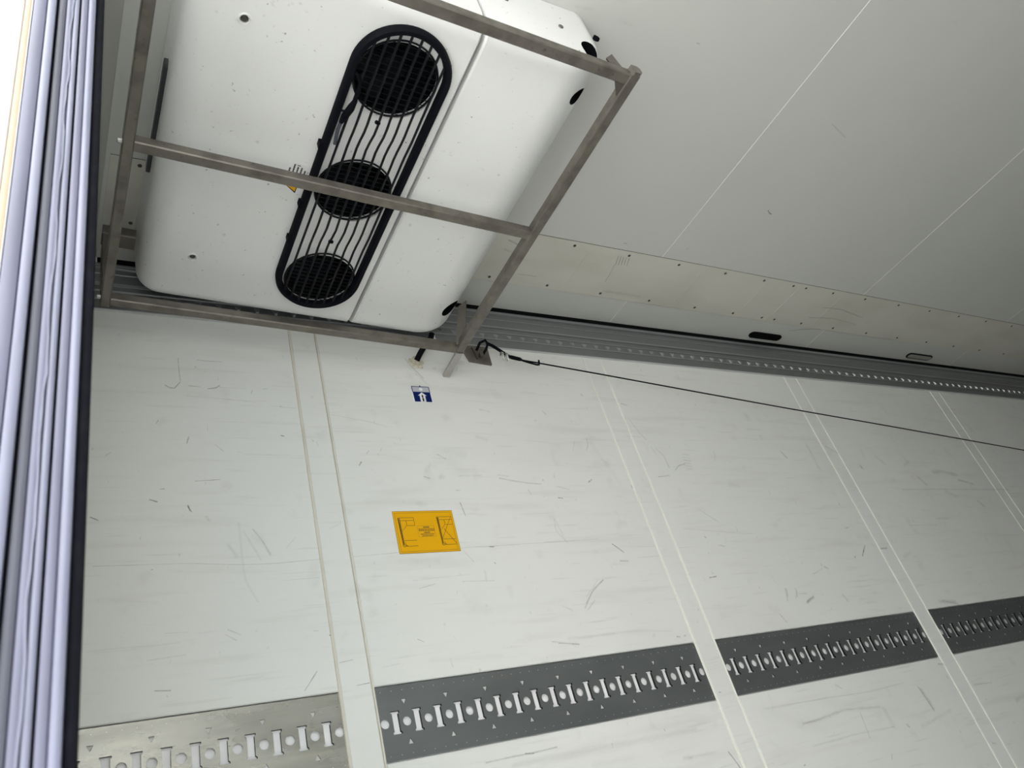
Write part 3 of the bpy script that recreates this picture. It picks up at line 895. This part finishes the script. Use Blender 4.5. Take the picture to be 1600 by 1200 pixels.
for i, dx in enumerate((-0.073, -0.0515, -0.030, -0.0085, 0.013, 0.0345, 0.056, 0.0765)):
    x = GX + dx
    r = GR - 0.012
    e = math.sqrt(max(0, r*r - dx*dx))
    ph = (0.0, 0.3, 0.7, 1.0, 0.9, 0.7, 0.5, 0.3)[i]
    pts = []
    for q in range(37):
        y = GY0 - e + (GY1 - GY0 + 2*e)*q/36
        wob = 0.0
        for c in ((FANS[0][1]+FANS[1][1])/2, (FANS[1][1]+FANS[2][1])/2):
            c *= 0.988
            wob += 0.0030*ph*math.exp(-((y-c+0.015)/0.034)**2) - 0.0030*ph*math.exp(-((y-c-0.025)/0.034)**2)
        pts.append((x + wob, y, zg(x) + 0.002))
    link('guard_bar', MB().tube(pts, 0.0030, 6), M_WIRE, guard, smooth=60)
for x, y in FANS:
    m = MB()
    cx, cy = x*0.993, y*0.993
    m.tube([(cx + 0.0872*math.cos(2*math.pi*q/48), cy + 0.0872*math.sin(2*math.pi*q/48), zb(cx) - 0.0045) for q in range(48)], 0.0024, 6, True)
    for q in range(-6, 7):
        yy = cy + 0.0128*q
        e = math.sqrt(0.0872**2 - (0.0128*q)**2)
        m.tube([(cx - e, yy, zb(cx-e) - 0.0045), (cx + e, yy, zb(cx+e) - 0.0045)], 0.0009, 5)
    link('fan_grille', m, M_WIRE, guard, smooth=60)
# cable, connector and clips tied to the guard
link('cable', MB().tube([(0.4965, 0.828, 1.424), (0.5085, 0.842, 1.420), (0.5130, 0.865, 1.419), (0.5125, 0.892, 1.419), (0.506, 0.918, 1.420)], 0.0042, 8), M_BLACK, guard, smooth=60)
link('connector', MB().tube([(0.5125, 0.885, 1.418), (0.509, 0.905, 1.418), (0.503, 0.928, 1.419), (0.500, 0.945, 1.420)], [0.005, 0.0085, 0.008, 0.005], 8), M_BLACK, guard, smooth=60)
link('cable_tail', MB().tube([(0.500, 0.945, 1.420), (0.499, 0.963, 1.420), (0.5035, 1.000, 1.419)], [0.004, 0.0042, 0.0040], 8), M_LAV_D, guard, smooth=60)
link('cable_tie', MB().box(0.478, 0.506, 0.9130, 0.9165, 1.4155, 1.4185), M_BLACK, guard)
for x, y in ((0.5763, 0.9263), (0.5785, 1.279)):
    link('clip', MB().tube([(x-0.004, y, zg(x)), (x+0.004, y+0.004, zg(x)+0.004)], 0.0045, 8), M_BLACK, guard, smooth=60)
for x, y in ((0.4855, 1.020), (0.487, 1.190), (0.488, 1.30)):
    link('guard_foot', MB().box(x-0.010, x+0.004, y-0.007, y+0.007, zg(x)-0.002, zb(x)), M_BLACK, guard)
# printed label and hazard triangle beside the guard
lb = MB(); x0 = 0.434; zz = lambda x: zb(x) - 0.0006
def flat(m, pts, dz=0.0):
    m.add([(x, y, zb(x) - 0.0004 - dz) for x, y in pts] + [(x, y, zb(x) + 0.001) for x, y in pts],
          [tuple(range(len(pts)))] + [(i, (i+1) % len(pts), (i+1) % len(pts) + len(pts), i + len(pts)) for i in range(len(pts))])
flat(lb, [(0.4315, 1.090), (0.4765, 1.090), (0.4765, 1.150), (0.4315, 1.150)])
lab = link('rating_label', lb, M_WHITE, ev)
tx = MB()
random.seed(11)
for i in range(5):
    xx = 0.4365 + i*0.0083
    y = 1.1035 - (0.010 if i == 1 else 0.004 if i in (2, 3) else -0.002)
    while y < 1.142:
        l = random.uniform(0.003, 0.007)
        flat(tx, [(xx, y), (xx+0.0034, y), (xx+0.0034, y+l), (xx, y+l)], 0.0004)
        y += l + 0.0006
flat(tx, [(0.452, 1.0945), (0.459, 1.0945), (0.459, 1.0965), (0.452, 1.0965)], 0.0004)
link('label_print', tx, M_RIVET, lab, kind='stuff')
tri = MB(); flat(tri, [(0.4395, 1.1545), (0.4660, 1.1440), (0.4655, 1.1725)])
ht = link('hazard_triangle', tri, M_BLACK, ev)
tri2 = MB(); flat(tri2, [(0.4440, 1.1555), (0.4640, 1.1475), (0.4635, 1.1675)], 0.0004)
link('triangle_face', tri2, M_YELLOW, ht)
link('cable_gland', MB().tube([(1.043, 0.672, 1.578), (1.052, 0.672, 1.575), (1.057, 0.672, 1.573)], [0.0062, 0.0062, 0.004], 10), M_RUBBER, ev, smooth=40)

# ------------------------------------------------------------------ steel guard frame under the evaporator
fr = thing('guard_frame', 'dull stainless square-tube guard frame fixed below the white evaporator', 'frame', (0.56, 1.10, 1.35))
link('side_beam', MB().bar((1.0155, 0.612, 1.3385), (1.0155, 1.532, 1.3385), 0.025, 0.025), M_STEEL, fr)
link('side_beam', MB().bar((0.1120, 0.560, 1.3875), (0.1120, 1.5430, 1.3875), 0.0215, 0.025), M_STEEL, fr)
link('beam_foot', MB().bar((1.0190, 1.532, 1.3325), (1.0245, D-0.0005, 1.3325), 0.0225, 0.012), M_FOOT, fr)
link('weld', MB().tube([(1.004, 1.532, 1.3262), (1.012, 1.5325, 1.3255), (1.020, 1.532, 1.3257), (1.028, 1.5325, 1.3262)], [0.002, 0.0032, 0.003, 0.002], 6), M_STRAP, fr, smooth=60)
for y in (0.6250, 1.0750, 1.5270):
    link('cross_bar', MB().bar((0.1228, y, 1.3868), (1.0032, y, 1.3388), 0.025, 0.0235), M_STEEL, fr)
link('corner_cap', MB().bar((1.0155, 0.603, 1.3385), (1.0155, 0.612, 1.3385), 0.0265, 0.0265, ch=0.006), M_STEEL, fr)
def plate(pts, th):
    """thin plate from four corner points"""
    P = [Vector(p) for p in pts]
    n = (P[1]-P[0]).cross(P[3]-P[0]).normalized() * th/2
    return MB().add([p - n for p in P] + [p + n for p in P], [(0,1,2,3),(7,6,5,4),(0,4,5,1),(1,5,6,2),(2,6,7,3),(3,7,4,0)])
link('hanger_plate', plate([(1.0060, 0.634, 1.350), (1.0180, 0.628, 1.350), (1.0260, 0.643, 1.455), (1.0135, 0.652, 1.448)], 0.004), M_STRAP, fr)
link('hanger_plate', plate([(0.9985, 1.512, 1.336), (1.0200, 1.494, 1.336), (1.0420, 1.464, 1.468), (1.0180, 1.478, 1.452)], 0.004), M_STRAP, fr)
link('corner_gusset', MB().prism([(0.980, 0.6372), (1.0032, 0.6372), (1.0032, 0.668)], 2, 1.331, 1.335), M_STRAP, fr)
# door-side hanger: short arm and strap up behind the beam
link('hanger_arm', MB().bar((0.0985, 1.4935, 1.560), (0.1715, 1.4935, 1.5568), 0.043, 0.030), M_STRAP, fr)
link('hanger_strap', MB().box(0.1005, 0.1105, 1.475, 1.540, 1.385, 1.548), M_STRAP, fr)
link('bolt', MB().cyl((0.1015, 1.0745, 1.386), 0.0052, 0.0095, (-1,0,0), n=8, bev=0.002), M_BOLT, fr, smooth=40)
link('bolt', MB().cyl((0.1015, 1.5215, 1.386), 0.0048, 0.0085, (-1,0,0), n=8, bev=0.002), M_BOLT, fr, smooth=40)

# ------------------------------------------------------------------ anchor plate, wire rope, drain hose
an = link('anchor_plate', MB().loft([[(1.097, D-0.0005, 1.452), (1.1165, D-0.0005, 1.392), (1.192, D-0.0005, 1.3845), (1.1935, D-0.0005, 1.455)],
                                     [(1.097, D-0.007, 1.452), (1.1165, D-0.007, 1.392), (1.192, D-0.007, 1.3845), (1.1935, D-0.007, 1.455)]]), M_STEEL)
tag(an, 'small grey steel anchor plate on the wall holding the wire rope', 'bracket')
link('eye_bolt', MB().tube([(1.150, D-0.008, 1.436), (1.156, D-0.030, 1.450), (1.170, D-0.042, 1.452), (1.180, D-0.034, 1.444), (1.178, D-0.020, 1.434), (1.168, D-0.010, 1.420)], 0.0042, 8), M_BLACK, an, smooth=60)
link('weld_rib', MB().tube([(1.1355, D-0.008, 1.446), (1.1440, D-0.008, 1.400)], 0.0030, 6), M_RIVET, an, smooth=60)
link('lug', MB().box(1.1535, 1.1655, D-0.017, D-0.007, 1.408, 1.422), M_STEEL, an)
YW = D - 0.048
def wp(x, dz=0, dy=0): return (x, YW + dy, 1.3743 - 0.1035*(x - 1.3204) + dz)
wr = link('wire_rope', MB().tube([wp(1.262), wp(1.60), wp(1.95, -0.0015), wp(2.4, -0.002), wp(3.0, 0.001), wp(4.0, 0.002), wp(7.0)], 0.0024, 7), M_RUBBER, smooth=60)
tag(wr, 'thin dark steel wire rope stretched along the white wall under the rail', 'wire')
link('thimble_loop', MB().tube([(1.172, D-0.038, 1.4475), (1.19, D-0.044, 1.4325), wp(1.235, 0.009), wp(1.27, 0.004)], 0.0027, 6), M_RUBBER, wr, smooth=60)
link('thimble_loop', MB().tube([(1.172, D-0.038, 1.4415), (1.19, D-0.044, 1.4235), wp(1.235, 0.001), wp(1.27, 0.000)], 0.0027, 6), M_RUBBER, wr, smooth=60)
for x in (1.2095, 1.2245):
    cl = link('rope_clamp', MB().bar(wp(x-0.004, 0.010-0.0), wp(x+0.004, 0.010), 0.012, 0.013), M_BOLT, wr)
    link('clamp_bow', MB().tube([wp(x, 0.012, -0.006), wp(x, -0.008, -0.004), wp(x+0.002, -0.012, 0), wp(x+0.003, -0.006, 0.004)], 0.0028, 6), M_BOLT, cl, smooth=60)
link('turnbuckle', MB().tube([wp(1.236, 0.006), wp(1.242, 0.004), wp(1.270, 0.002), wp(1.278, 0.0)], [0.0045, 0.0062, 0.0058, 0.003], 8), M_RUBBER, wr, smooth=60)
link('rope_tail', MB().tube([wp(1.278, -0.002), wp(1.305, -0.006), wp(1.328, -0.0085), wp(1.337, -0.006), wp(1.339, 0.002), wp(1.341, 0.012)], 0.0028, 6), M_RUBBER, wr, smooth=60)

hose = link('drain_hose', MB().tube([(0.984, 1.600, 1.450), (0.980, 1.606, 1.436), (0.962, 1.615, 1.418), (0.945, 1.632, 1.392), (0.9375, D-0.004, 1.378)], 0.0085, 12), M_BLACK, smooth=50)
tag(hose, 'short black drain hose from the evaporator corner into the wall', 'hose')
sm = MB()
random.seed(21)
for i in range(26):
    a = 2*math.pi*i/26 + random.uniform(-.2, .2); rr = random.uniform(0.008, 0.022)
    sm.tube([(0.9365 + rr*math.cos(a), D+0.001, 1.374 + rr*0.85*math.sin(a)), (0.9365 + rr*math.cos(a), D-0.003-random.random()*0.003, 1.374 + rr*0.85*math.sin(a))], [random.uniform(0.005, 0.010), 0.003], 7)
link('sealant', sm, M_SEAL, hose, smooth=60)
tm = MB()
for i in range(7):
    c = Vector((0.986 + random.uniform(-0.004, 0.013), 1.612 + random.uniform(-0.003, 0.008), 1.444 + random.uniform(-0.006, 0.007)))
    tm.tube([c, c + Vector((random.uniform(-1, 1), random.uniform(-1, 1), random.uniform(-1, 1))).normalized()*0.012], [0.006, 0.004], 6)
link('white_tape', tm, M_WHITE, hose, smooth=60)

# ------------------------------------------------------------------ lamps let into the ceiling edge
def lamp(x0, x1, mtl, label, lens):
    y0, y1 = 1.5930, 1.6275
    def rr(g):
        p = []
        r = 0.5*(y1 - y0) - g
        cy = (y0+y1)/2
        rx = 0.024 - g
        for i in range(9):
            a = -math.pi/2 + math.pi*i/8
            p.append((x1 - 0.024 + rx*math.cos(a)**0.7 if math.cos(a) > 1e-6 else x1 - 0.024, cy + r*math.sin(a)))
        for i in range(9):
            a = math.pi/2 + math.pi*i/8
            c = -math.cos(a)
            p.append((x0 + 0.024 - rx*c**0.7 if c > 1e-6 else x0 + 0.024, cy + r*math.sin(a)))
        return p
    o = link('recessed_lamp', MB().prism(rr(0), 2, ZC-0.0045, ZC+0.003), M_BLACK, smooth=30)
    tag(o, label, 'lamp')
    link('lens', MB().prism(rr(0.0060), 2, ZC-0.0060, ZC-0.004), mtl, o, smooth=30)
    return o
lamp(2.440, 2.622, M_GAP, 'black empty rounded lamp recess in the ceiling edge above the rail', False)
lamp(3.492, 3.683, M_LENS, 'grey-lensed rounded lamp with dark rim in the ceiling edge', True)

# ------------------------------------------------------------------ stickers
def wall_flat(m, pts, y):
    m.add([(x, y, z) for x, z in pts] + [(x, y+0.0004, z) for x, z in pts],
          [tuple(range(len(pts)))] + [(i, (i+1) % len(pts), (i+1) % len(pts) + len(pts), i + len(pts)) for i in range(len(pts))])
    return m
def line(m, p, q, w, y):
    p = Vector(p); q = Vector(q); d = (q-p).normalized(); n = Vector((-d.y, d.x))*w/2
    wall_flat(m, [tuple(p-n), tuple(q-n), tuple(q+n), tuple(p+n)], y)
bs = link('arrow_sticker', wall_flat(MB(), [(0.8985, 1.2275), (0.9590, 1.2290), (0.9578, 1.2860), (0.8990, 1.2855)], D-0.0010), M_WHITE)
tag(bs, 'small navy and grey sticker with a white upward arrow on the wall', 'sticker')
link('navy_field', wall_flat(MB(), [(0.9025, 1.2305), (0.9562, 1.2315), (0.9558, 1.2655), (0.9020, 1.2650)], D-0.0015), M_BLUE, bs)
bd = MB()
for p, q in (((0.9015, 1.2835), (0.9555, 1.2840)), ((0.9020, 1.2645), (0.9020, 1.2835)), ((0.9555, 1.2650), (0.9555, 1.2840))): line(bd, p, q, 0.0022, D-0.0016)
wall_flat(bd, [(0.9265, 1.2840), (0.9305, 1.2840), (0.9300, 1.2880), (0.9270, 1.2880)], D-0.0016)
link('border_print', bd, M_BLUE, bs)
link('grey_band', wall_flat(MB(), [(0.9025, 1.2655), (0.9553, 1.2660), (0.9553, 1.2832), (0.9025, 1.2828)], D-0.0015), M_GREYV, bs)
link('white_dot', wall_flat(MB(), [(0.9290 + 0.0055*math.cos(2*math.pi*i/16), 1.2742 + 0.0055*math.sin(2*math.pi*i/16)) for i in range(16)], D-0.0019), M_WHITE, bs)
link('white_arrow', wall_flat(MB(), [(0.9205, 1.2310), (0.9375, 1.2312), (0.9378, 1.2530), (0.9430, 1.2520), (0.9293, 1.2635), (0.9150, 1.2515), (0.9205, 1.2525)], D-0.0019), M_WHITE, bs)
link('arrow_core', wall_flat(MB(), [(0.9275, 1.2320), (0.9310, 1.2320), (0.9318, 1.2400), (0.9304, 1.2440), (0.9315, 1.2510), (0.9290, 1.2560), (0.9266, 1.2510), (0.9280, 1.2440), (0.9268, 1.2400)], D-0.0022), M_BLACK, bs)

YX0, YX1, YZ0, YZ1 = 0.7645, 0.9305, 0.7695, 0.8852
ys = link('loading_sticker', wall_flat(MB(), [(YX0, YZ0), (YX1, YZ0), (YX1+0.001, YZ1), (YX0+0.002, YZ1)], D-0.0010), M_YELLOW)
tag(ys, 'yellow rectangular loading instruction sticker with line diagrams on the wall', 'sticker')
def yp(u, v): return (YX0 + 0.0015*v + (YX1-YX0)*u, YZ0 + (YZ1-YZ0)*v)
def ylines(segs, w, mtl, name):
    m = MB()
    for p, q in segs: line(m, yp(*p), yp(*q), w, D-0.0015)
    return link(name, m, mtl, ys)
ylines([((0,.006),(1,.006)), ((0,.994),(1,.994)), ((.004,0),(.004,1)), ((.996,0),(.996,1)), ((.035,.045),(.965,.045)), ((.035,.955),(.965,.955)), ((.035,.045),(.035,.955)), ((.965,.045),(.965,.955))], 0.0010, M_PRINT_E, 'border_print')
dg_ = [((.085,.84),(.085,.17)), ((.105,.84),(.105,.20)), ((.085,.84),(.33,.84)), ((.105,.77),(.33,.77)), ((.33,.84),(.33,.77)), ((.205,.65),(.33,.65)), ((.33,.77),(.33,.65)), ((.195,.77),(.205,.70)), ((.205,.70),(.19,.64)), ((.19,.64),(.115,.53)),
       ((.085,.17),(.115,.15)), ((.105,.20),(.17,.17)), ((.115,.17),(.32,.17)), ((.115,.30),(.32,.30)), ((.125,.24),(.14,.18))]
ylines(dg_, 0.0009, M_PRINT, 'diagram_print')
ylines([((.075,.84),(.085,.17)), ((.09,.82),(.098,.2))], 0.0013, M_PRINT, 'diagram_print')
dg2 = [((p[0]+.635, p[1]), (q[0]+.635, q[1])) for p, q in dg_] + [((.955,.84),(.745,.32)), ((.80,.55),(.965,.18))]
ylines(dg2, 0.0009, M_PRINT, 'diagram_print')
ylines([((.715,.84),(.722,.17)), ((.73,.82),(.736,.2))], 0.0016, M_PRINT, 'diagram_print')
random.seed(5)
tl = MB()
for v, u0, u1, h in ((.600, .46, .56, .0030), (.555, .38, .64, .0020), (.520, .38, .64, .0020), (.475, .46, .56, .0030), (.435, .40, .62, .0020), (.395, .42, .60, .0020)):
    u = u0
    while u < u1:
        l = random.uniform(.006, .022)
        line(tl, yp(u, v), yp(min(u+l, u1), v), h, D-0.0015)
        u += l + .006
link('text_print', tl, M_PRINT, ys, kind='stuff')
ylines([((.36,.635),(.64,.635)), ((.36,.375),(.64,.375)), ((.36,.375),(.36,.635)), ((.64,.375),(.64,.635))], 0.0005, M_PRINT_E, 'text_frame')
